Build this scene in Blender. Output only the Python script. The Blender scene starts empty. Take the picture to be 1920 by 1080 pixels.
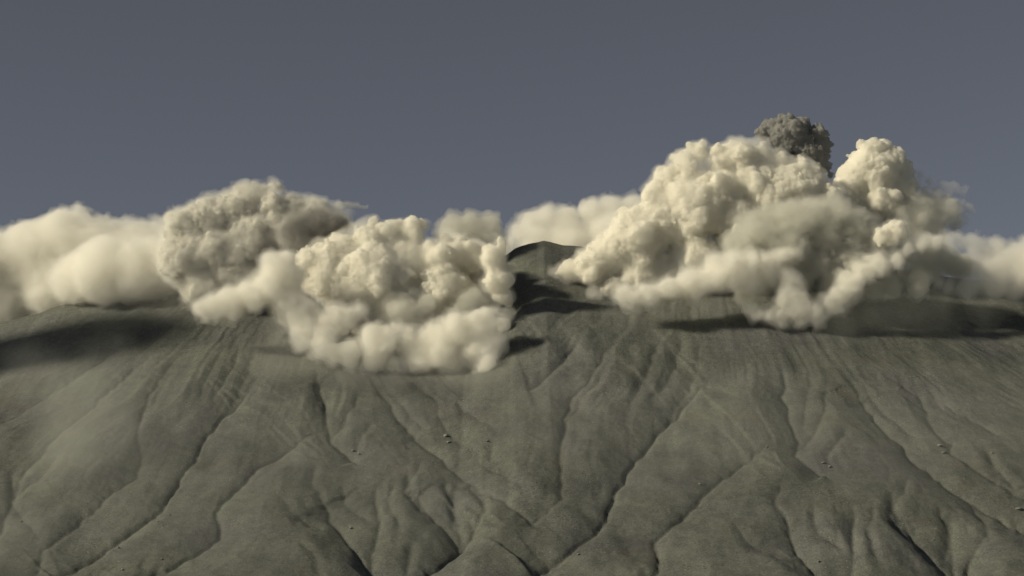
import bpy, math, os
import numpy as np
import openvdb
from mathutils import Vector

# ------------------------------------------------------------------ camera, sky, sun, exposure
sc = bpy.context.scene
F = 3850.0                       # focal length in photo pixels (1920 wide)
PITCH = math.radians(11.0)
CAMZ = 30.0
cam_d = bpy.data.cameras.new("camera")
cam = bpy.data.objects.new("camera", cam_d)
sc.collection.objects.link(cam)
cam_d.sensor_width = 36.0
cam_d.lens = 36.0 * F / 1920.0
cam_d.clip_start = 1.0
cam_d.clip_end = 60000.0
cam.location = (0, 0, CAMZ)
cam.rotation_euler = (math.radians(90) + PITCH, 0, 0)
sc.camera = cam

SUN_DIR = Vector((-0.80, -0.27, 0.43)).normalized()      # towards the sun: upper left, a little behind the camera
sun_el = math.asin(SUN_DIR.z)
sun_az = math.atan2(SUN_DIR.x, SUN_DIR.y)
world = bpy.data.worlds.new("World")
sc.world = world
world.use_nodes = True
wn, wl = world.node_tree.nodes, world.node_tree.links
wn.clear()
wo = wn.new("ShaderNodeOutputWorld")
bg = wn.new("ShaderNodeBackground")
sky = wn.new("ShaderNodeTexSky")
sky.sky_type = "NISHITA"
sky.sun_disc = False
sky.sun_elevation = sun_el
sky.sun_rotation = sun_az
sky.altitude = 2500
sky.air_density = 0.66
sky.dust_density = 0.3
sky.ozone_density = 1.0
hs = wn.new("ShaderNodeHueSaturation")
hs.inputs["Saturation"].default_value = 0.40
hs.inputs["Value"].default_value = 0.92
wl.new(sky.outputs[0], hs.inputs["Color"])
wl.new(hs.outputs[0], bg.inputs["Color"])
bg.inputs["Strength"].default_value = 0.05
wl.new(bg.outputs[0], wo.inputs["Surface"])

sd = bpy.data.lights.new("sun", "SUN")
sd.energy = 4.6
sd.angle = math.radians(4.0)
sd.color = (1.0, 0.90, 0.66)
sun = bpy.data.objects.new("sun", sd)
sc.collection.objects.link(sun)
sun.rotation_euler = (-SUN_DIR).to_track_quat("-Z", "Y").to_euler()

sc.view_settings.view_transform = "Standard"
sc.view_settings.look = "None"
sc.view_settings.exposure = 0.0
sc.view_settings.gamma = 1.0
sc.cycles.use_denoising = True
sc.cycles.volume_bounces = 16
sc.cycles.max_bounces = 20
sc.cycles.diffuse_bounces = 3
sc.cycles.transparent_max_bounces = 96
sc.cycles.use_adaptive_sampling = True
sc.cycles.adaptive_threshold = 0.02

# ------------------------------------------------------------------ helpers
CP, SP = math.cos(PITCH), math.sin(PITCH)


def pix(px, py, Y):
    """photo pixel + distance in metres -> point of the place"""
    u = (px - 960.0) / F
    v = (540.0 - py) / F
    t = Y / (CP - v * SP)
    return np.array([t * u, Y + 0 * t, CAMZ + t * (SP + v * CP)])


def to_py(Y, z):
    """distance and height -> photo row"""
    a = np.arctan2(z - CAMZ, Y) - PITCH
    return 540.0 - F * np.tan(a)


def hash3(ix, iy, iz, seed=0):
    h = (ix * 374761393 + iy * 668265263 + iz * 2147483647 + seed * 974634777) & 0xFFFFFFFF
    h = ((h ^ (h >> 13)) * 1274126177) & 0xFFFFFFFF
    h = ((h ^ (h >> 16)) * 2246822519) & 0xFFFFFFFF
    h = h ^ (h >> 15)
    return (h & 0xFFFFFF) / float(0xFFFFFF)


def vnoise2(x, y, seed=0):
    ix, iy = np.floor(x).astype(np.int64), np.floor(y).astype(np.int64)
    fx, fy = x - ix, y - iy
    ux, uy = fx * fx * fx * (fx * (fx * 6 - 15) + 10), fy * fy * fy * (fy * (fy * 6 - 15) + 10)
    o = np.int64(0) * ix
    a, b = hash3(ix, iy, o, seed), hash3(ix + 1, iy, o, seed)
    c, d = hash3(ix, iy + 1, o, seed), hash3(ix + 1, iy + 1, o, seed)
    return (a + (b - a) * ux) * (1 - uy) + (c + (d - c) * ux) * uy


def fbm2(x, y, octs=4, seed=0, gain=0.5):
    s, a, n = 0, 1.0, 0
    for i in range(octs):
        s = s + a * (vnoise2(x, y, seed + i) * 2 - 1)
        n += a
        a *= gain
        x, y = x * 2.03 + 13.7, y * 2.03 - 7.1
    return s / n


def ridged2(x, y, octs=4, seed=0, gain=0.5):
    s, a, n = 0, 1.0, 0
    for i in range(octs):
        s = s + a * (1 - np.abs(vnoise2(x, y, seed + i) * 2 - 1) * 2)
        n += a
        a *= gain
        x, y = x * 2.1 + 5.3, y * 2.1 + 9.2
    return s / n


def vnoise3(p, seed=0):
    i = np.floor(p).astype(np.int64)
    f = p - i
    u = f * f * (3 - 2 * f)
    r = 0
    for dx in (0, 1):
        for dy in (0, 1):
            for dz in (0, 1):
                w = (u[:, 0] if dx else 1 - u[:, 0]) * (u[:, 1] if dy else 1 - u[:, 1]) * (u[:, 2] if dz else 1 - u[:, 2])
                r = r + w * hash3(i[:, 0] + dx, i[:, 1] + dy, i[:, 2] + dz, seed)
    return r * 2 - 1


def fbm3(p, octs=4, seed=0, gain=0.5):
    s, a, n = 0, 1.0, 0
    for k in range(octs):
        s = s + a * vnoise3(p, seed + k)
        n += a
        a *= gain
        p = p * 2.07 + 11.3
    return s / n


def worley3(p, seed=0):
    """distance to the nearest of one jittered point per cell (the eight nearest cells)"""
    i = np.floor(p - 0.5).astype(np.int64)
    best = np.full(len(p), 9.0, np.float32)
    pf = (p - i).astype(np.float32)
    for dx in (0, 1):
        for dy in (0, 1):
            for dz in (0, 1):
                h = ((i[:, 0] + dx) * 374761393 + (i[:, 1] + dy) * 668265263 + (i[:, 2] + dz) * 1442695041 + seed * 974634777) & 0xFFFFFFFF
                h = ((h ^ (h >> 13)) * 1274126177) & 0xFFFFFFFF
                h = ((h ^ (h >> 16)) * 2246822519) & 0xFFFFFFFF
                h = h ^ (h >> 15)
                jx = (h & 255).astype(np.float32) * (0.7 / 255) + (dx + 0.15)
                jy = ((h >> 8) & 255).astype(np.float32) * (0.7 / 255) + (dy + 0.15)
                jz = ((h >> 16) & 255).astype(np.float32) * (0.7 / 255) + (dz + 0.15)
                best = np.minimum(best, (jx - pf[:, 0]) ** 2 + (jy - pf[:, 1]) ** 2 + (jz - pf[:, 2]) ** 2)
    return np.sqrt(best)


def upsample(a, n, axis):
    """linear interpolation of a coarse lattice along one axis to n samples (4 per coarse step)"""
    t = np.arange(n) / 4.0
    i = np.minimum(t.astype(int), a.shape[axis] - 2)
    f = (t - i).astype(np.float32)
    sh = [1, 1, 1]
    sh[axis] = n
    f = f.reshape(sh)
    return np.take(a, i, axis) * (1 - f) + np.take(a, i + 1, axis) * f


def smooth(a, b, x):
    t = np.clip((x - a) / (b - a), 0, 1)
    return t * t * (3 - 2 * t)


def mesh_from(name, verts, faces, mat, smooth_shade=True):
    me = bpy.data.meshes.new(name)
    nv, nf = len(verts), len(faces)
    me.vertices.add(nv)
    me.vertices.foreach_set("co", np.ascontiguousarray(verts, dtype=np.float32).ravel())
    k = faces.shape[1]
    me.loops.add(nf * k)
    me.loops.foreach_set("vertex_index", np.ascontiguousarray(faces, dtype=np.int32).ravel())
    me.polygons.add(nf)
    me.polygons.foreach_set("loop_start", np.arange(nf, dtype=np.int32) * k)
    me.update(calc_edges=True)
    if smooth_shade:
        me.polygons.foreach_set("use_smooth", np.ones(nf, dtype=bool))
    me.materials.append(mat)
    o = bpy.data.objects.new(name, me)
    sc.collection.objects.link(o)
    return o


def tag(o, label=None, cat=None, group=None, kind=None):
    if label:
        o["label"] = label
    if cat:
        o["category"] = cat
    if group:
        o["group"] = group
    if kind:
        o["kind"] = kind
    return o


# ------------------------------------------------------------------ terrain
YC = 4500.0     # distance of the crest line
Y0 = 3000.0     # distance where the slope enters the frame
CREST = np.array([(-900, 760), (-300, 660), (0, 606), (60, 588), (120, 570), (250, 548), (450, 520), (650, 530), (800, 540), (880, 528),
                  (930, 490), (965, 467), (992, 457), (1020, 451), (1055, 458), (1085, 463), (1200, 480), (1400, 470),
                  (1650, 500), (1800, 520), (1920, 536), (2200, 590), (2800, 720)], float)


def crest_z(x):
    # x on the crest line -> height (photo rows of the crest curve)
    px = 960.0 + x / (YC / 1.0) * F * 0.985
    py = np.interp(px, CREST[:, 0], CREST[:, 1])
    py = py + 3.0 * fbm2(px / 35.0, px * 0, 3, 5)
    return CAMZ + YC * np.tan(PITCH + np.arctan((540.0 - py) / F))


def H0(x, y):
    zc = crest_z(x)
    zb = 122.0 + 0.0 * x
    t = (y - Y0) / (YC - Y0)
    tt = np.clip(t, 0, 1)
    up = zb + (zc - zb) * (0.78 * tt + 0.22 * tt ** 2.4)
    low = zb * smooth(-1.6, 0.0, t) * np.clip(1 + t * 0.6, 0, 1)
    over = zc - (y - YC) * 0.62 * smooth(0, 160, y - YC)
    z = np.where(t < 0, low, np.where(t > 1, over, up))
    return np.maximum(z, -20.0)


def hit_depth(px, py):
    """distance at which the ray through a photo pixel meets the base slope"""
    Ys = np.linspace(2600, YC, 400)
    u = (px - 960.0) / F
    v = (540.0 - py) / F
    t = Ys / (CP - v * SP)
    zr = CAMZ + t * (SP + v * CP)
    z = H0(t * u, Ys)
    k = np.argmax(z >= zr)
    return Ys[k] if (z >= zr).any() else YC + 120


# Valleys, traced on the photo's left view (the right one shows the same slope from nearer)
# points, depth m, half width m (left wall, right wall), extra sharpness
VALLEYS = [
    ([(498, 700), (445, 750), (395, 795), (352, 858), (312, 925), (262, 962), (180, 1018), (85, 1065)], 44, 66, 60),
    ([(620, 800), (560, 822), (502, 856), (450, 903), (404, 942), (411, 975), (411, 992), (380, 1016), (320, 1046), (250, 1080), (200, 1110)], 36, 66, 40),
    ([(596, 690), (610, 760), (621, 800), (623, 822), (648, 845), (672, 862)], 24, 30, 30),
    ([(668, 720), (666, 762), (648, 792), (624, 815)], 9, 14, 14),
    ([(600, 915), (622, 965), (648, 995), (688, 1035), (716, 1068), (735, 1120)], 32, 36, 40),
    ([(704, 905), (708, 960), (707, 985), (698, 1015), (700, 1050)], 14, 18, 12),
    ([(918, 938), (886, 962), (863, 998), (830, 1028), (765, 1065), (735, 1090)], 58, 62, 34),
    ([(776, 915), (800, 945), (842, 972), (862, 996)], 20, 20, 26),
    ([(690, 700), (742, 770), (790, 822), (846, 866), (900, 902), (960, 936), (1010, 960)], 24, 34, 34),
    ([(748, 700), (812, 742), (832, 792), (866, 830), (930, 872), (985, 905)], 11, 22, 18),
    ([(360, 640), (318, 690), (278, 740), (262, 800), (264, 840), (262, 880), (225, 905), (150, 962), (84, 1010), (66, 1080)], 20, 44, 54),
    ([(300, 650), (240, 700), (170, 760), (100, 820), (50, 870), (20, 940), (-10, 1010)], 22, 44, 50),
    ([(230, 640), (150, 700), (60, 760), (0, 800)], 12, 30, 30),
    ([(770, 1000), (772, 1020), (760, 1045)], 8, 9, 9),
    ([(850, 905), (858, 950), (862, 990)], 8, 10, 8),
    ([(540, 985), (590, 950), (640, 925)], 5, 26, 16),
    ([(430, 905), (470, 900), (520, 872)], 4, 16, 12),
]
FINE = [   # narrow dark clefts
    ([(770, 880), (760, 920), (790, 945)], 6, 8, 8), ([(830, 900), (850, 930), (845, 960)], 6, 8, 7), ([(740, 900), (728, 940), (745, 985)], 6, 9, 8),
    ([(880, 890), (905, 925), (915, 950)], 6, 8, 8), ([(600, 870), (585, 905), (610, 935)], 5, 9, 8), ([(640, 905), (655, 945), (690, 970)], 6, 9, 8),
    ([(520, 930), (545, 960), (600, 985)], 4, 10, 9), ([(110, 840), (85, 880), (40, 910)], 6, 10, 9), ([(30, 860), (22, 920), (45, 970), (70, 990)], 7, 9, 10),
    ([(420, 650), (395, 700), (370, 745)], 5, 9, 9), ([(450, 640), (440, 690), (400, 740)], 5, 8, 9), ([(480, 650), (470, 700), (430, 760)], 4, 8, 8),
    ([(330, 690), (300, 730), (262, 790)], 4, 8, 8), ([(640, 700), (640, 740), (632, 780)], 4, 7, 7), ([(720, 720), (760, 765), (800, 800)], 5, 8, 7),
    ([(800, 720), (860, 760), (930, 800)], 5, 9, 8),
    ([(560, 1010), (590, 1040), (600, 1080)], 4, 7, 7),
    ([(912, 820), (925, 850), (955, 880)], 8, 12, 9),
    ([(800, 862), (770, 900), (772, 930)], 5, 8, 8),
    ([(700, 790), (682, 815), (668, 838)], 5, 8, 7),
]


def densify(pts, wob, rng):
    pts = np.array(pts, float)
    out = [pts[0]]
    for a, b in zip(pts[:-1], pts[1:]):
        n = max(2, int(np.hypot(*(b - a)) / 9))
        for k in range(1, n + 1):
            q = a + (b - a) * k / n
            if k < n:
                q = q + rng.uniform(-wob, wob, 2)
            out.append(q)
    return np.array(out)


def carve(X, Yg, Z, panel, rng):
    for lst, wob, dk in ((VALLEYS, 2.6, 0.85), (FINE, 3.2, 0.9)):
        for pts, dep, wl_, wr in lst:
            P = densify(pts, wob, rng)
            sc_ = 1.0
            if panel == 1:
                P = np.stack([1495 + 1.23 * (P[:, 0] - 622), 810 + 1.23 * (P[:, 1] - 795)], 1)
                sc_ = 1.12
                keep = P[:, 0] > 985
                P = P[keep]
                if len(P) < 3:
                    continue
            W = np.array([pix(a, b, hit_depth(a, b)) for a, b in P])
            W[:, 0] += 6 * fbm2(W[:, 1] / 60, W[:, 1] * 0, 2, 3)
            mrg = 2.2 * max(wl_, wr) * sc_ + 10
            sel = (X > W[:, 0].min() - mrg) & (X < W[:, 0].max() + mrg) & (Yg > W[:, 1].min() - mrg * 2) & (Yg < W[:, 1].max() + mrg * 2)
            if not sel.any():
                continue
            x, y = X[sel], Yg[sel]
            nzz = 1 + 0.3 * fbm2(x / 70, y / 110, 2, 17)
            best = np.full(x.shape, 1e9)
            side = np.zeros(x.shape)
            tpar = np.zeros(x.shape)
            n = len(W) - 1
            for k in range(n):
                ax, ay, bx, by = W[k, 0], W[k, 1] * 0.55, W[k + 1, 0], W[k + 1, 1] * 0.55
                dx, dy = bx - ax, by - ay
                L = dx * dx + dy * dy + 1e-6
                t = np.clip(((x - ax) * dx + (y * 0.55 - ay) * dy) / L, 0, 1)
                ex, ey = x - ax - t * dx, y * 0.55 - ay - t * dy
                d = np.sqrt(ex * ex + ey * ey)
                cr = dx * ey - dy * ex
                m = d < best
                best = np.where(m, d, best)
                side = np.where(m, np.sign(cr), side)
                tpar = np.where(m, (k + t) / n, tpar)
            # going down valley, cr<0 = on the left in the picture
            w = np.where(side < 0, wl_, wr) * sc_ * nzz
            prof = 0.62 * np.clip(1 - best / (w * 1.75), 0, 1) ** 1.35 + 0.13 * np.exp(-best / 3.5)
            taper = smooth(-0.02, 0.22, tpar) * (1 - 0.5 * smooth(0.9, 1.02, tpar))
            Z[sel] -= dep * sc_ * prof * taper * dk
    return Z


def radial(X, Yg, ax, ay, seed):
    """erosion rills running down from a summit at (ax, ay)"""
    dx, dy = X - ax, (ay - Yg) * 1.0
    ang = np.arctan2(dx, np.maximum(dy, -200) + 260)
    r = np.hypot(dx, dy + 260)
    wob = 0.035 * fbm2(X / 160, Yg / 160, 3, seed)
    a = ang + wob
    big = ridged2(a * 11, r / 900, 2, seed + 1)
    mid = ridged2(a * 34, r / 420, 3, seed + 2)
    fin = ridged2(a * 95, r / 210, 2, seed + 3)
    up = smooth(1500, 300, r)
    brk = 0.5 + 0.9 * np.clip(fbm2(X / 90, Yg / 150, 3, seed + 9) + 0.3, 0, 1)
    return big * (0.6 + 1.6 * up) + (mid * (0.3 + 1.5 * up) + fin * (0.25 + 0.6 * up)) * brk


def graded(lo, hi, step, far_lo, far_hi, nfar=14):
    a = np.arange(lo, hi + step, step)
    g = np.linspace(0, 1, nfar + 1)[1:] ** 2.2
    return np.concatenate([(lo - g * (lo - far_lo))[::-1], a, hi + g * (far_hi - hi)])


def node_mat(name):
    m = bpy.data.materials.new(name)
    m.use_nodes = True
    m.node_tree.nodes.clear()
    return m, m.node_tree.nodes, m.node_tree.links


def terrain_material():
    m, n, l = node_mat("ash_covered_slope")
    out = n.new("ShaderNodeOutputMaterial")
    p = n.new("ShaderNodeBsdfPrincipled")
    p.inputs["Roughness"].default_value = 0.95
    p.inputs["Specular IOR Level"].default_value = 0.15
    tc = n.new("ShaderNodeTexCoord")

    def noise(scale, det, rough=0.6, vec=None, dist=0.0):
        t = n.new("ShaderNodeTexNoise")
        t.inputs["Scale"].default_value = scale
        t.inputs["Detail"].default_value = det
        t.inputs["Roughness"].default_value = rough
        t.inputs["Distortion"].default_value = dist
        l.new(vec or tc.outputs["Object"], t.inputs["Vector"])
        return t.outputs["Fac"]

    def ramp(src, stops):
        r = n.new("ShaderNodeValToRGB")
        e = r.color_ramp.elements
        e[0].position, e[0].color = stops[0][0], (*stops[0][1], 1)
        e[1].position, e[1].color = stops[-1][0], (*stops[-1][1], 1)
        for pos, col in stops[1:-1]:
            q = e.new(pos)
            q.color = (*col, 1)
        l.new(src, r.inputs[0])
        return r.outputs[0]

    def mix(fac, a, b, mode="MIX"):
        x = n.new("ShaderNodeMix")
        x.data_type = "RGBA"
        x.blend_type = mode
        if isinstance(fac, float):
            x.inputs[0].default_value = fac
        else:
            l.new(fac, x.inputs[0])
        for s, i in ((a, 6), (b, 7)):
            if isinstance(s, tuple):
                x.inputs[i].default_value = (*s, 1)
            else:
                l.new(s, x.inputs[i])
        return x.outputs[2]

    base = ramp(noise(0.0032, 5), [(0.35, (0.098, 0.101, 0.102)), (0.5, (0.106, 0.112, 0.101)), (0.66, (0.121, 0.125, 0.123))])
    grit = ramp(noise(0.055, 6, 0.75), [(0.3, (0.80, 0.80, 0.80)), (0.7, (1.2, 1.2, 1.19))])
    c = mix(1.0, base, grit, "MULTIPLY")
    fine = ramp(noise(0.32, 3, 0.7), [(0.3, (0.68, 0.68, 0.68)), (0.72, (1.34, 1.34, 1.32))])
    c = mix(1.0, c, fine, "MULTIPLY")
    mp = n.new("ShaderNodeMapping")
    mp.inputs["Scale"].default_value = (1.0, 0.16, 0.16)
    l.new(tc.outputs["Object"], mp.inputs["Vector"])
    streak = ramp(noise(0.06, 5, 0.7, mp.outputs[0], 0.4), [(0.32, (0.80, 0.80, 0.81)), (0.68, (1.2, 1.2, 1.18))])
    c = mix(0.55, c, streak, "MULTIPLY")
    patch = ramp(noise(0.011, 5, 0.62), [(0.36, (0.86, 0.865, 0.89)), (0.6, (1.08, 1.08, 1.06))])
    c = mix(1.0, c, patch, "MULTIPLY")
    red = ramp(noise(0.008, 4, 0.6, dist=0.6), [(0.62, (0, 0, 0)), (0.8, (0.6, 0.6, 0.6))])
    c = mix(red, c, (0.110, 0.092, 0.074))
    l.new(c, p.inputs["Base Color"])
    # scattered pale and dark stones
    vo = n.new("ShaderNodeTexVoronoi")
    vo.inputs["Scale"].default_value = 0.16
    l.new(tc.outputs["Object"], vo.inputs["Vector"])
    st = ramp(vo.outputs["Distance"], [(0.17, (1, 1, 1)), (0.27, (0, 0, 0))])
    where = ramp(noise(0.013, 4, 0.7), [(0.47, (0, 0, 0)), (0.60, (1, 1, 1))])
    stm = mix(1.0, st, where, "MULTIPLY")
    tone = ramp(vo.outputs["Color"], [(0.35, (0.035, 0.035, 0.033)), (0.75, (0.23, 0.23, 0.21))])
    c = mix(stm, c, tone)
    l.new(c, p.inputs["Base Color"])
    b = n.new("ShaderNodeBump")
    b.inputs["Strength"].default_value = 1.0
    b.inputs["Distance"].default_value = 1.6
    l.new(noise(0.12, 8, 0.72), b.inputs["Height"])
    l.new(b.outputs[0], p.inputs["Normal"])
    l.new(p.outputs[0], out.inputs["Surface"])
    return m


SUMMITS = ((-470.0, 4560.0), (470.0, 4560.0))


def height(X, Yg, rng):
    Z = H0(X, Yg)
    t = (Yg - Y0) / (YC - Y0)
    fade = smooth(-1.2, -0.1, t) * (1 - smooth(0.93, 1.0, t) * (1 - smooth(1.1, 1.5, t)))
    seam = smooth(-60, 60, X)
    rl = radial(X, Yg, *SUMMITS[0], 31)
    rr = radial(X, Yg, *SUMMITS[1], 31)
    Z = Z + fade * (rl * (1 - seam) + rr * seam)
    soft = smooth(0.85, 0.1, t)
    Z = Z + fade * (7 * fbm2(X / 230, Yg / 330, 3, 71) + 1.7 * fbm2(X / 38, Yg / 60, 4, 72) * 0.3 * (0.4 + soft) + 0.35 * fbm2(X / 9, Yg / 14, 2, 73) * (0.5 + vnoise2(X / 60, Yg / 90, 74)))
    # dendritic small gullies low on the slope
    wx, wy = X + 22 * fbm2(X / 70, Yg / 90, 3, 80), Yg + 22 * fbm2(X / 70, Yg / 90, 3, 81)
    den = ridged2(wx / 62, wy / 120, 4, 82, 0.55)
    Z = Z - fade * soft * 3.5 * np.clip(den - 0.25, 0, 1) * smooth(-0.2, 0.3, fbm2(X / 140, Yg / 200, 2, 90))
    Z = carve(X, Yg, Z, 0, rng)
    Z = carve(X, Yg, Z, 1, rng)
    return Z


def build_terrain():
    xs = graded(-1250, 1250, 3.2, -9000, 9000)
    ys = graded(2850, 4660, 3.4, -1500, 14000)
    X, Yg = np.meshgrid(xs, ys)
    Z = height(X, Yg, np.random.default_rng(5))
    V = np.stack([X.ravel(), Yg.ravel(), Z.ravel()], 1)
    nx, ny = len(xs), len(ys)
    i = (np.arange(ny - 1)[:, None] * nx + np.arange(nx - 1)[None, :]).ravel()
    Fc = np.stack([i, i + 1, i + nx + 1, i + nx], 1)
    o = mesh_from("mountain_slope", V, Fc, terrain_material())
    return tag(o, kind="structure"), (xs, ys, Z)


terrain, (TX, TY, TZ) = build_terrain()


def ground(x, y):
    i = int(np.clip(np.searchsorted(TX, x), 1, len(TX) - 1))
    j = int(np.clip(np.searchsorted(TY, y), 1, len(TY) - 1))
    return TZ[j, i]


def surf_point(px, py):
    Ys = np.linspace(2800, 4600, 900)
    u = (px - 960.0) / F
    v = (540.0 - py) / F
    for Y in Ys:
        t = Y / (CP - v * SP)
        if ground(t * u, Y) >= CAMZ + t * (SP + v * CP):
            return np.array([t * u, Y, ground(t * u, Y)])
    return None


# ------------------------------------------------------------------ boulders
M_rock, rn, rl_ = node_mat("pale_rock")
r_out = rn.new("ShaderNodeOutputMaterial")
r_p = rn.new("ShaderNodeBsdfPrincipled")
r_p.inputs["Roughness"].default_value = 0.9
r_n = rn.new("ShaderNodeTexNoise")
r_n.inputs["Scale"].default_value = 0.6
r_n.inputs["Detail"].default_value = 5
r_r = rn.new("ShaderNodeValToRGB")
r_r.color_ramp.elements[0].position, r_r.color_ramp.elements[0].color = 0.35, (0.13, 0.13, 0.12, 1)
r_r.color_ramp.elements[1].position, r_r.color_ramp.elements[1].color = 0.65, (0.24, 0.24, 0.22, 1)
rl_.new(r_n.outputs["Fac"], r_r.inputs[0])
rl_.new(r_r.outputs[0], r_p.inputs["Base Color"])
rl_.new(r_p.outputs[0], r_out.inputs["Surface"])


def boulder(px, py, size, seed, label, group="pale boulders lying on the ash slopes"):
    c = surf_point(px, py)
    if c is None:
        return
    rng = np.random.default_rng(seed)
    nu, nv = 18, 12
    th, ph = np.meshgrid(np.linspace(0, 2 * np.pi, nu, endpoint=False), np.linspace(0.04, np.pi - 0.04, nv))
    d = np.stack([np.cos(th) * np.sin(ph), np.sin(th) * np.sin(ph), np.cos(ph)], -1).reshape(-1, 3)
    r = np.ones(len(d))
    for _ in range(11):                       # flat broken faces
        nrm = rng.normal(size=3)
        nrm /= np.linalg.norm(nrm)
        r = np.minimum(r, rng.uniform(0.55, 0.85) / np.maximum(d @ nrm, 1e-3))
    r = r + 0.06 * fbm3(d * 3 + seed, 2, seed)
    V = d * r[:, None] * size * np.array([rng.uniform(0.8, 1.3), rng.uniform(0.8, 1.2), rng.uniform(0.55, 0.8)])
    i = np.arange(nv - 1)[:, None] * nu
    j = np.arange(nu)[None, :]
    Fq = np.stack([i + j, i + nu + j, i + nu + (j + 1) % nu, i + (j + 1) % nu], -1).reshape(-1, 4)
    o = mesh_from("boulder", V, Fq, M_rock, False)
    o.location = (c[0], c[1], c[2] + size * 0.05)
    tag(o, label, "boulder", group)


boulder(836, 818, 5.0, 1, "largest pale boulder, in the gully under the right end of the left cloud")
boulder(842, 830, 4.0, 2, "smaller pale rock just below the largest boulder on the left slope")
boulder(663, 846, 4.2, 3, "pale rock at the foot of the forked central gully on the left slope")
boulder(673, 852, 3.4, 4, "small pale rock beside the one at the fork's foot, left slope")
boulder(1762, 837, 5.0, 5, "largest pale boulder on the right slope, in the long diagonal gully")
boulder(1770, 850, 4.2, 6, "smaller pale rock just under the largest boulder of the right slope")
boulder(1543, 869, 4.4, 7, "pale rock below the forked gully in the middle of the right slope")
boulder(1556, 876, 3.4, 8, "small pale rock right of the one below the right slope's fork")
boulder(1911, 956, 5.5, 9, "pale rock at the far right edge of the slope")
rk = np.random.default_rng(77)
for q, (bx, by, lb) in enumerate([
        (914, 828, "tiny pale rock on the smooth flank right of the largest left boulder"),
        (40, 978, "pale rock low on the far left edge of the left slope"),
        (295, 978, "upper of three tiny rocks on the broad ridge, lower left slope"),
        (305, 986, "middle of three tiny rocks on the broad ridge, lower left slope"),
        (318, 965, "rightmost of three tiny rocks on the broad ridge, lower left slope"),
        (222, 1027, "pale rock near the bottom left, highest of its scattered pair"),
        (230, 1068, "pale rock near the bottom left, lowest of its scattered pair"),
        (578, 814, "lone pale rock on the ridge line left of the central fork"),
        (303, 1050, "pale rock beside the curved gully at the bottom of the left slope"),
        (658, 990, "pale rock at the head of the lower central gully, left slope"),
        (1312, 908, "lone pale rock on the smooth ridge left of the right fork"),
        (1438, 838, "tiny pale rock high on the ridge line of the right slope"),
        (1860, 850, "pale rock on the upper far right flank"),
        (1535, 1053, "pale rock at the bottom middle of the right slope"),
        (1085, 1040, "pale rock low on the left part of the right slope")]):
    boulder(bx, by, float(rk.uniform(2.0, 3.0)), 20 + q, lb)

# ------------------------------------------------------------------ clouds
def cloud_material(name, col, dens, solid, face=None):
    m, n, l = node_mat(name)
    out = n.new("ShaderNodeOutputMaterial")
    v = n.new("ShaderNodeVolumePrincipled")
    v.inputs["Color"].default_value = (*col, 1)
    v.inputs["Density"].default_value = dens
    v.inputs["Anisotropy"].default_value = 0.0
    l.new(v.outputs[0], out.inputs["Volume"])
    tr = n.new("ShaderNodeBsdfTransparent")
    df = n.new("ShaderNodeBsdfDiffuse")
    df.inputs["Color"].default_value = (*(face or [c * 0.93 for c in col]), 1)
    mx = n.new("ShaderNodeMixShader")
    mx.inputs[0].default_value = solid
    l.new(tr.outputs[0], mx.inputs[1])
    l.new(df.outputs[0], mx.inputs[2])
    l.new(mx.outputs[0], out.inputs["Surface"])
    return m


def veil_material(name, col, dens):
    m, n, l = node_mat(name)
    out = n.new("ShaderNodeOutputMaterial")
    v = n.new("ShaderNodeVolumePrincipled")
    v.inputs["Color"].default_value = (*col, 1)
    v.inputs["Density"].default_value = dens
    v.inputs["Anisotropy"].default_value = 0.0
    l.new(v.outputs[0], out.inputs["Volume"])
    return m


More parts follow.
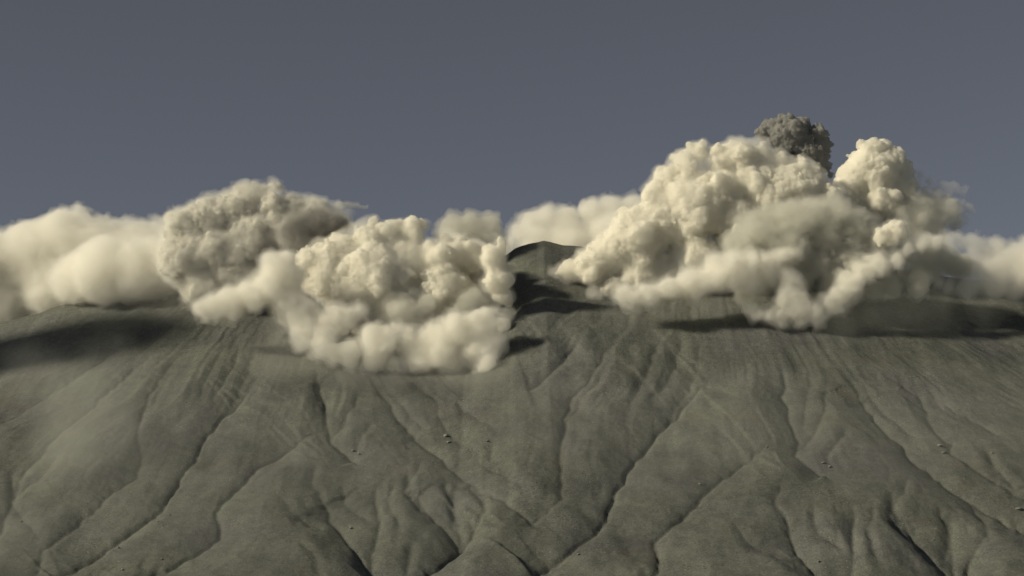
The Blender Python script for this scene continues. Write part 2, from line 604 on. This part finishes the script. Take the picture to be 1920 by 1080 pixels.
def build_cloud(name, puffs, Y, vox=2.6, k=3.0, kids=22, gkids=7, ratio=(0.22, 0.42), seed=1, amps=((16, 2.2), (7, 1.0)), front=False,
                core=0.0, grow=0.0, islands=0.12, halos=(), mat=None, label=None, cat="cloud", group=None, warp=0.0, minr=2.5, part_of=None, oname="steam_cloud"):
    rng = np.random.default_rng(seed)
    C, R = [], []
    for p in puffs:
        px, py, r = p[:3]
        dY = p[3] if len(p) > 3 else rng.uniform(-0.25, 0.25) * r
        Yp = Y + dY
        if front:
            Yp = min(Yp, hit_depth(px, py + r * 0.55) - 0.25 * r)
        C.append(pix(px, py, Yp))
        R.append((max(r - 2.0, r * 0.8) + grow) * Yp / F)
    C, R = np.array(C), np.array(R)
    allC, allR = [C], [R]

    def spawn(C, R, n, lo, hi, push):
        cc, rr = [], []
        for c, r in zip(C, R):
            if r * lo < minr * 0.6:
                continue
            m = int(n)
            d = rng.normal(size=(m, 3))
            d[:, 1] = -np.abs(d[:, 1]) * 0.9 + 0.25     # mostly the side one can see
            d[:, 2] += 0.15
            d /= np.linalg.norm(d, axis=1)[:, None]
            q = rng.uniform(lo, hi, m) * r
            cc.append(c + d * (r * push + 0 * q)[..., None] if np.ndim(r) else c + d * (r * push))
            rr.append(q)
        if not cc:
            return np.zeros((0, 3)), np.zeros(0)
        cc, rr = np.concatenate(cc), np.concatenate(rr)
        return cc, rr

    k1c, k1r = spawn(C, R, kids, ratio[0], ratio[1], 0.86)
    k2c, k2r = spawn(k1c, k1r, gkids, 0.28, 0.5, 0.86)
    keep = k2r > minr
    C = np.concatenate([C, k1c, k2c[keep]])
    R = np.concatenate([R, k1r, k2r[keep]])
    rng_ = max([h[0] for h in halos] + [0]) + sum(a_[1] for a_ in amps) + 3 * vox
    pad = rng_ + warp
    lo = (C - R[:, None]).min(0) - pad
    hi = (C + R[:, None]).max(0) + pad
    dims = np.ceil((hi - lo) / vox).astype(int) + 1
    G = np.full(dims, 50.0, np.float32)
    ax = [lo[d] + np.arange(dims[d]) * vox for d in range(3)]
    WX = [np.broadcast_to(ax[d].reshape([-1 if e == d else 1 for e in range(3)]), dims).astype(np.float32) for d in range(3)]
    if warp > 0:
        cd = [int(np.ceil(dims[d] / 4.0)) + 2 for d in range(3)]
        cg = np.stack(np.meshgrid(*[lo[d] + np.arange(cd[d]) * vox * 4 for d in range(3)], indexing="ij"), -1).reshape(-1, 3)
        for d in range(3):
            w = (fbm3(cg / 60 + d * 3.3, 3, seed + d * 7 + 1, 0.6) * warp * 1.9).reshape(cd).astype(np.float32)
            for e in range(3):
                w = upsample(w, dims[e], e)
            WX[d] = WX[d] + w
    order = np.argsort(-R)
    for q in order:
        c, r = C[q], R[q]
        ext = r + rng_ + k + warp
        a = np.maximum(((c - ext - lo) / vox).astype(int), 0)
        b = np.minimum(((c + ext - lo) / vox).astype(int) + 2, dims)
        if np.any(b <= a):
            continue
        bx = (slice(a[0], b[0]), slice(a[1], b[1]), slice(a[2], b[2]))
        s = np.sqrt((WX[0][bx] - c[0]) ** 2 + (WX[1][bx] - c[1]) ** 2 + (WX[2][bx] - c[2]) ** 2) - np.float32(r)
        sub = G[a[0]:b[0], a[1]:b[1], a[2]:b[2]]
        kk = min(k, r * 0.35)
        h = np.clip(kk - np.abs(sub - s), 0, None) / kk
        G[a[0]:b[0], a[1]:b[1], a[2]:b[2]] = np.minimum(sub, s) - h * h * kk * 0.25
    G = np.clip(G, -rng_, rng_)

    def billow(G, amps, sd_, near):
        G = G.copy()
        idx = np.nonzero(np.abs(G - near) < sum(a_[1] for a_ in amps) + 1.5 * vox)
        P = np.stack([lo[d] + idx[d] * vox for d in range(3)], 1)
        dis = 0
        for size, amp in amps:
            w = worley3(P / size + (fbm3(P / (size * 1.9), 1, 9) * 0.35)[:, None], sd_)
            patch = 0.35 + 0.9 * np.clip(vnoise3(P / (size * 4), 21) + 0.5, 0, 1)
            dis = dis + (0.42 - w) * amp * 2 * patch + vnoise3(P / (size * 0.8) + 5.1, 31) * amp * 0.55
        G[idx] -= dis.astype(np.float32)
        return G

    def skin(G, iso, oname, mat):
        g = openvdb.FloatGrid(float(rng_))
        g.copyFromArray(np.ascontiguousarray(G - iso, dtype=np.float32))
        pts, quads = g.convertToQuads(0.0)
        V = pts.astype(float) * vox + lo
        q = quads.astype(np.int64)
        # faces outward: the volume a mesh bounds must come out positive
        t = V[q] - V.mean(0)
        vol = np.einsum("ij,ij->i", t[:, 0], np.cross(t[:, 1], t[:, 2])) + np.einsum("ij,ij->i", t[:, 0], np.cross(t[:, 2], t[:, 3]))
        if vol.sum() < 0:
            q = q[:, ::-1].copy()
        # drop specks
        lab = np.arange(len(V))
        while True:
            m = lab[q].min(1)
            new = lab.copy()
            for j in range(4):
                np.minimum.at(new, q[:, j], m)
            new = new[new]
            if (new == lab).all():
                break
            lab = new
        cnt = np.bincount(lab, minlength=len(V))
        q = q[cnt[lab[q[:, 0]]] > islands * cnt.max()]
        used = np.unique(q)
        re = np.zeros(len(V), np.int64)
        re[used] = np.arange(len(used))
        return mesh_from(oname, V[used], re[q], mat)

    o = skin(billow(G, amps, seed, core), core, oname, mat)
    print("CLOUD", name, len(o.data.vertices), dims)
    tag(o, label, cat, group)
    for hiso, hamp, hmat in halos:
        h = skin(billow(G, ((22, hamp), (9, hamp * 0.5)), seed + 5, hiso), hiso, "mist_fringe", hmat)
        h.parent = o
    return o


CREAM = (0.992, 0.984, 0.955)
GREYC = (0.91, 0.895, 0.84)
M_steam = cloud_material("thick_steam", CREAM, 0.12, 0.22, (0.8, 0.77, 0.66))
M_soft = cloud_material("soft_steam", CREAM, 0.022, 0.01, (0.8, 0.77, 0.66))
M_grey = cloud_material("grey_ash_steam", (0.972, 0.967, 0.950), 0.16, 0.3, (0.55, 0.53, 0.46))
M_pale = cloud_material("pale_ash_steam", (0.98, 0.973, 0.945), 0.16, 0.3, (0.65, 0.62, 0.54))
M_fluff = cloud_material("fluffy_steam", CREAM, 0.050, 0.04, (0.8, 0.77, 0.66))
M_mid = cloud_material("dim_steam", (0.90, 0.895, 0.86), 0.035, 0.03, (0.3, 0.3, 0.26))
M_smoke_shade = cloud_material("smoke_and_shade_steam", (0.80, 0.803, 0.765), 0.045, 0.03, (0.2, 0.2, 0.175))  # ash-dark grey steam; in puff U it paints a gap's shade
M_dark = cloud_material("overhang_shade", (0.48, 0.475, 0.46), 0.08, 0.05, (0.10, 0.10, 0.095))  # shade under the plume's overhang, put into the cloud colour
M_knob = cloud_material("dense_dark_ash", (0.74, 0.74, 0.73), 0.16, 0.4, (0.20, 0.20, 0.195))
H_steam = veil_material("thin_steam", CREAM, 0.012)
H_soft = veil_material("thin_soft_steam", CREAM, 0.008)
H_grey = veil_material("thin_grey_steam", (0.85, 0.845, 0.80), 0.010)
H_dark = veil_material("thin_overhang_shade", (0.55, 0.54, 0.52), 0.010)  # soft rim of the painted overhang shade

HS = ((3.0, 1.5, H_steam), (6.5, 3, H_soft))
HSS = ((4.0, 3, H_steam), (8.0, 5, H_soft), (13.0, 8, H_soft))
HG = ((3.0, 2, H_grey), (6.0, 3, H_grey))

build_cloud("A", [(-60, 520, 90), (10, 505, 68), (70, 482, 70), (130, 464, 68), (180, 470, 64), (230, 475, 58), (280, 474, 56), (320, 472, 48),
                  (100, 540, 70), (180, 530, 60), (0, 570, 70), (150, 404, 18), (128, 414, 20), (185, 420, 18), (290, 420, 13), (310, 416, 10),
                  (60, 434, 20), (30, 454, 25), (150, 520, 50, -130), (200, 505, 62, -180), (262, 502, 62, -200), (322, 498, 56, -210), (370, 520, 40, -180)],
            4620, seed=5, mat=M_soft, kids=0, gkids=3, k=24, warp=9, amps=((70, 12), (30, 7), (14, 3.2)), halos=HSS,
            label="smooth pale cream cloud bank spilling over the left ridge")
build_cloud("B", [(350, 432, 38), (390, 414, 40), (440, 402, 40), (465, 370, 26), (448, 362, 18), (485, 362, 16), (516, 356, 14), (510, 390, 30), (550, 398, 32), (585, 402, 28),
                  (600, 390, 14), (625, 396, 14), (645, 406, 10), (360, 480, 55), (420, 480, 58), (480, 450, 58), (530, 440, 42),
                  (380, 530, 45), (450, 525, 48), (515, 500, 38), (330, 490, 35)],
            4340, seed=3, vox=2.2, mat=M_grey, k=10, warp=5, kids=12, gkids=4, amps=((34, 6), (16, 4), (8, 2.2), (5, 1.0)), halos=((3.0, 2, H_grey), (7.0, 5, H_steam), (12.0, 7, H_soft)),
            label="grey-cream cauliflower ash plume bursting above the left summit", cat="ash plume", oname="ash_plume")
build_cloud("B2", [(600, 434, 42), (575, 470, 42), (550, 505, 40), (634, 424, 24), (535, 545, 30), (560, 440, 34), (605, 462, 26)], 4275, seed=4, mat=M_dark, k=20, warp=8,  # dark colour paints the shadow under the plume's upper-right overhang
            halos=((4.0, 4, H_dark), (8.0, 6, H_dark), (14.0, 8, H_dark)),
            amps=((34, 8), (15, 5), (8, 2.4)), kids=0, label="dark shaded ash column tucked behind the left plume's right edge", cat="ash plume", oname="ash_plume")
build_cloud("D", [(612, 510, 56), (602, 476, 28), (640, 470, 38), (690, 454, 40), (730, 449, 36), (770, 444, 30), (765, 424, 13), (798, 422, 12),
                  (835, 447, 22), (700, 520, 68), (650, 550, 52), (760, 500, 58), (820, 487, 42), (860, 477, 34), (895, 484, 32), (780, 570, 52), (830, 540, 45), (880, 540, 30, 60),
                  (700, 600, 40, 40), (640, 600, 34, 40), (760, 620, 36, 40), (850, 600, 34, 40), (905, 580, 30, 40), (560, 590, 36, 60), (870, 510, 60, 100), (890, 575, 50, 60), (860, 610, 46, 60), (800, 560, 60, 100), (820, 590, 40, 40), (560, 560, 34, 60)],  # includes hidden rear puffs added to close gaps in its slope shadow
            4240, seed=6, vox=2.3, mat=M_steam, front=True, k=16, warp=6, kids=6, gkids=3, amps=((60, 10), (28, 7), (13, 3.6), (6.5, 2.0), (4.5, 0.9)), halos=HS,
            label="large rounded cream billow right of the left plume")
build_cloud("F", [(926, 490, 28), (930, 530, 26), (938, 462, 15), (936, 562, 16), (932, 510, 24), (950, 520, 15), (958, 500, 9), (950, 556, 13), (952, 590, 12), (944, 612, 16)],
            4190, seed=16, mat=M_steam, front=True, k=12, warp=8, halos=HS,
            amps=((36, 7), (17, 4.2), (8, 2.0)), kids=3, gkids=0, label="tall narrow cream puff beside the dark rounded summit shoulder")
build_cloud("C", [(400, 580, 20), (380, 582, 12), (430, 575, 24), (470, 562, 26), (500, 545, 27), (515, 512, 24), (508, 490, 16), (535, 488, 13),
                  (540, 520, 20), (540, 572, 28), (580, 584, 26), (620, 598, 28), (650, 592, 20), (674, 582, 12), (600, 615, 24), (560, 602, 24)],
            4120, seed=7, mat=M_fluff, front=True, islands=0.02, grow=5, k=14, warp=11, kids=3, gkids=0, amps=((30, 5), (13, 3), (7, 1.5)), halos=HSS,
            label="low ragged cream steam puffs drifting across the left summit")
build_cloud("E", [(720, 640, 24), (740, 626, 16), (760, 642, 20), (700, 670, 28), (650, 668, 24), (620, 660, 22), (780, 668, 28), (830, 650, 38),
                  (860, 620, 33), (890, 612, 32), (918, 604, 26), (922, 640, 28), (900, 660, 34), (600, 645, 26), (560, 630, 20), (690, 640, 26), (800, 640, 26), (780, 655, 26), (850, 678, 22), (800, 682, 18), (740, 684, 18), (690, 682, 16), (915, 680, 18)],
            4090, seed=8, mat=M_fluff, front=True, k=18, warp=12, kids=3, gkids=0, amps=((60, 10), (28, 7), (13, 3.6), (6.5, 1.6)), halos=HSS,
            label="lowest cream steam bank resting on the slope beneath the big billow")
build_cloud("G", [(880, 446, 40), (848, 434, 28), (912, 436, 30), (925, 452, 22)], 4470, seed=17, mat=M_mid, k=12, warp=8, kids=8, gkids=2, halos=((6.0, 8, H_grey), (12, 8, H_grey)),
            label="faint grey puff peeping over the large left billow")
build_cloud("W", [(636, 383, 6.5, 0), (642, 384.57, 6.05, 0), (648, 384.78, 5.6, 0), (654, 383.63, 5.15, 0), (660, 385.62, 4.7, 0), (666, 386.25, 4.25, 0), (672, 385.52, 3.8, 0), (678, 387.93, 3.35, 0), (684, 388.98, 2.9, 0), (690, 388.67, 2.45, 0)], 4390, seed=18, core=0, vox=1.6, mat=M_smoke_shade, k=6, warp=3, grow=2.0, minr=2, kids=0, gkids=0, amps=((8, 1.0),),
            halos=((4.0, 5, H_grey),), label="thin white wisp trailing right from the left plume's crown")
build_cloud("H", [(950, 462, 20), (970, 440, 22), (992, 420, 24), (1022, 412, 26), (1060, 417, 30), (1110, 402, 28), (1150, 397, 30), (1190, 397, 33), (1005, 460, 36), (1070, 470, 58), (1150, 450, 58)],
            4680, seed=9, mat=M_soft, kids=0, gkids=3, k=24, warp=8, amps=((70, 12), (30, 7), (14, 3.2)), halos=HSS, label="pale cloud bank behind the rounded dark summit shoulder")
build_cloud("I", [(1310, 290, 26), (1290, 312, 34), (1255, 342, 32), (1230, 367, 29), (1350, 300, 33), (1385, 292, 35), (1420, 297, 34), (1460, 312, 31), (1500, 327, 34),
                  (1530, 339, 24), (1560, 375, 36), (1470, 355, 45), (1510, 370, 45), (1400, 345, 50), (1440, 330, 40), (1350, 360, 58), (1300, 390, 62), (1240, 420, 58), (1190, 450, 58), (1150, 480, 52), (1110, 500, 40), (1075, 510, 24),
                  (1052, 509, 14), (1037, 507, 7), (1200, 520, 43), (1150, 540, 26), (1115, 552, 16), (1250, 520, 38), (1300, 490, 50), (1380, 420, 58), (1440, 380, 48)],
            4330, seed=10, vox=2.3, mat=M_steam, front=True, k=16, warp=6, kids=6, gkids=3, amps=((60, 10), (28, 7), (13, 3.6), (6.5, 2.0), (4.5, 0.9)), halos=HS, label="huge bright cream steam mass covering the right summit")
build_cloud("L", [(1430, 428, 46), (1490, 430, 52), (1550, 425, 48), (1600, 425, 38), (1635, 445, 34), (1560, 465, 45), (1480, 475, 45), (1625, 475, 28), (1540, 500, 36), (1600, 500, 30), (1450, 500, 30), (1390, 470, 40), (1500, 520, 28), (1440, 525, 24), (1560, 540, 24), (1600, 550, 20), (1400, 545, 18)],  # grey by its own ash-dark colour
            4220, seed=11, mat=M_smoke_shade, kids=0, gkids=2, k=20, warp=16, amps=((60, 15), (28, 8), (12, 3.4), (6, 1)), halos=((5, 5, H_grey), (10, 8, H_grey), (16, 10, H_grey)), front=True, label="smooth ash-grey cloud in the middle of the right steam mass")
build_cloud("J", [(1485, 255, 38), (1450, 250, 26), (1430, 250, 16), (1470, 234, 19), (1500, 234, 19), (1530, 254, 22), (1540, 272, 20), (1520, 285, 28), (1470, 280, 25), (1545, 295, 13), (1552, 312, 10), (1528, 310, 24), (1500, 318, 30), (1556, 328, 8)],
            4450, seed=12, vox=1.7, k=1.0, mat=M_knob, kids=26, gkids=7, ratio=(0.2, 0.42), minr=2.0, amps=((11, 2.6), (6, 1.6)), label="small dark knobbly ash column topping the right cloud", cat="ash plume", oname="ash_plume")
build_cloud("T", [(745, 588, 32), (722, 602, 26), (775, 600, 28), (750, 570, 26), (700, 615, 22), (800, 580, 22)],  # grey steam colour stands in for shadow inside the hollow
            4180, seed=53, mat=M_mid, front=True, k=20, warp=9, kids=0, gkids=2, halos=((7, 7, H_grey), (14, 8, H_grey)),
            amps=((70, 12), (30, 7), (14, 3.2)), label="grey puffs painted as the shaded hollow between the big billow and the lowest bank")
build_cloud("U", [(878, 566, 22), (890, 556, 18), (862, 580, 16), (905, 566, 16)],  # darker colour put in as the shade of a gap
            4180, seed=54, mat=M_smoke_shade, front=True, k=10, warp=6, kids=8, gkids=2, halos=((6, 5, H_grey),),
            label="small dark puff painted as the shaded gap above the lowest steam bank on the left")
build_cloud("K", [(1638, 322, 58), (1600, 334, 38), (1625, 286, 24), (1650, 282, 22), (1675, 292, 24), (1690, 322, 28), (1700, 352, 28), (1655, 375, 36), (1625, 372, 30), (1610, 392, 28), (1640, 400, 26), (1590, 360, 34), (1580, 400, 40)],
            4370, seed=13, vox=2.2, k=8, mat=M_steam, kids=16, gkids=5, warp=3, ratio=(0.18, 0.34), amps=((32, 7), (14, 3.2), (7, 1.8)), label="rounded cream steam head standing right of the dark ash column")
build_cloud("K2", [(1700, 400, 40), (1740, 395, 38), (1720, 425, 40), (1780, 400, 26), (1750, 430, 30), (1795, 415, 18), (1670, 400, 34), (1765, 350, 7), (1785, 354, 7), (1805, 360, 6), (1818, 392, 7),
                   (1722, 335, 9), (1742, 340, 8), (1715, 352, 11), (1748, 360, 9), (1735, 365, 14), (1770, 375, 14), (1800, 385, 10)],
            4375, seed=19, vox=2.2, k=9, mat=M_mid, kids=4, gkids=2, warp=6, amps=((28, 7), (12, 4), (6, 1.8)), halos=((5.0, 6, H_grey), (11, 8, H_grey)), label="grey falling ash curtain with small bright tufts trailing right of the steam head")
build_cloud("O", [(1682, 431, 20), (1666, 430, 14), (1652, 445, 17), (1690, 441, 14), (1672, 450, 16)],
            4170, seed=20, mat=M_steam, k=6, warp=4, halos=HS, amps=((14, 3), (7, 1.5)), label="small rounded cream puff sitting on the right shoulder of the grey cloud")
build_cloud("M", [(1500, 467, 13), (1480, 475, 15), (1460, 490, 16), (1440, 495, 14), (1400, 500, 20), (1360, 500, 26), (1340, 520, 26), (1300, 530, 30), (1260, 543, 22),
                  (1220, 553, 20), (1180, 558, 16), (1380, 520, 18), (1410, 520, 16), (1450, 515, 14), (1480, 530, 20), (1480, 560, 22), (1500, 578, 22), (1450, 588, 13),
                  (1420, 583, 11), (1470, 594, 12), (1530, 585, 16), (1560, 571, 14), (1575, 553, 13), (1590, 530, 14), (1620, 512, 15), (1650, 502, 15), (1680, 487, 13),
                  (1640, 487, 8), (1705, 462, 10), (1730, 452, 11), (1760, 452, 10)],
            4160, seed=14, mat=M_fluff, front=True, islands=0.02, grow=5, k=14, warp=15, kids=3, gkids=0, amps=((30, 5), (14, 3.2), (7, 1.6)), halos=HSS, label="ragged cream steam tongues reaching down the right slope")
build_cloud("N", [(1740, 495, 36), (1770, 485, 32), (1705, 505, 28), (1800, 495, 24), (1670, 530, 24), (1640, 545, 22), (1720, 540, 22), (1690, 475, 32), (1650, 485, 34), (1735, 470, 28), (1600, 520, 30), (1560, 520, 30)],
            4230, seed=21, mat=M_smoke_shade, front=True, k=22, warp=8, kids=0, gkids=2, halos=((6, 8, H_grey),), amps=((70, 12), (30, 7), (14, 3.2)), label="dark grey hollow cloud between the cream tongue and the right-hand bank")
build_cloud("P", [(1850, 505, 28), (1880, 495, 30), (1925, 500, 42), (1860, 530, 26), (1820, 538, 20), (1785, 530, 13), (1762, 525, 10), (1905, 540, 24), (1830, 465, 18), (1870, 465, 18),
                  (1800, 458, 13), (1960, 520, 45), (1780, 460, 14), (1820, 500, 24), (1790, 500, 20), (1850, 475, 20), (1900, 470, 16), (1930, 460, 18), (1712, 482, 22), (1738, 500, 22), (1745, 470, 18)],
            4240, seed=22, mat=M_soft, front=True, k=20, warp=9, kids=0, gkids=3, amps=((70, 12), (30, 7), (14, 3.2)), halos=HSS, label="soft pale cloud bank hanging on the far right slope")

build_cloud("S", [(-760, 75, 95), (-845, 68, 120), (-940, 72, 120), (-1030, 75, 95)],  # off-frame cloud, added to throw shade on the upper left slope
            3960, seed=30, vox=7, mat=M_steam, k=20, warp=12, kids=8, gkids=0, amps=((40, 8),), label="unseen cream cloud added beyond the left end of the ridge to shadow the slope")

# thin ash fog lying on the slopes
M_fog = veil_material("ash_fog", (0.82, 0.84, 0.78), 0.00025)
M_fog2 = veil_material("dense_ash_fog", (0.80, 0.80, 0.76), 0.0005)


def fog(puffs, Y, mat, seed):
    o = build_cloud("fog", puffs, Y, vox=8, mat=mat, front=True, k=30, kids=0, gkids=0, warp=24, amps=((70, 20), (34, 12)), seed=seed, oname="ash_fog", core=0,
                    halos=((8, 8, mat), (16, 8, mat), (26, 8, mat), (36, 8, mat)))
    tag(o, kind="stuff")


fog([(130, 740, 70), (170, 810, 80), (120, 870, 60), (60, 720, 50), (190, 700, 50)], 3700, M_fog, 41)
fog([(150, 760, 60), (140, 830, 45)], 3640, M_fog, 46)
M_fog0 = veil_material("faint_ash_fog", (0.80, 0.82, 0.78), 0.00007)
fog([(300, 800, 120), (500, 850, 120), (650, 900, 110), (250, 950, 110), (450, 1000, 100), (800, 950, 90), (700, 780, 80)], 3500, M_fog0, 48)
fog([(1050, 800, 110), (1250, 850, 120), (1450, 800, 110), (1650, 850, 120), (1850, 800, 110)], 3600, M_fog0, 49)
fog([(30, 1010, 60), (0, 960, 50), (60, 1060, 40)], 3100, M_fog, 42)
fog([(540, 640, 34), (600, 665, 36), (660, 690, 34), (520, 680, 34), (740, 700, 26), (850, 705, 30), (920, 710, 30)], 4000, M_fog2, 43)
fog([(1640, 570, 34), (1700, 580, 34), (1760, 575, 30), (1580, 600, 34), (1850, 565, 30)], 4100, M_fog, 44)
fog([(200, 570, 26), (260, 575, 28), (320, 575, 28), (380, 585, 24)], 4300, M_fog2, 45)
fog([(1180, 575, 22), (1250, 572, 22), (1330, 562, 24)], 4200, M_fog2, 47)
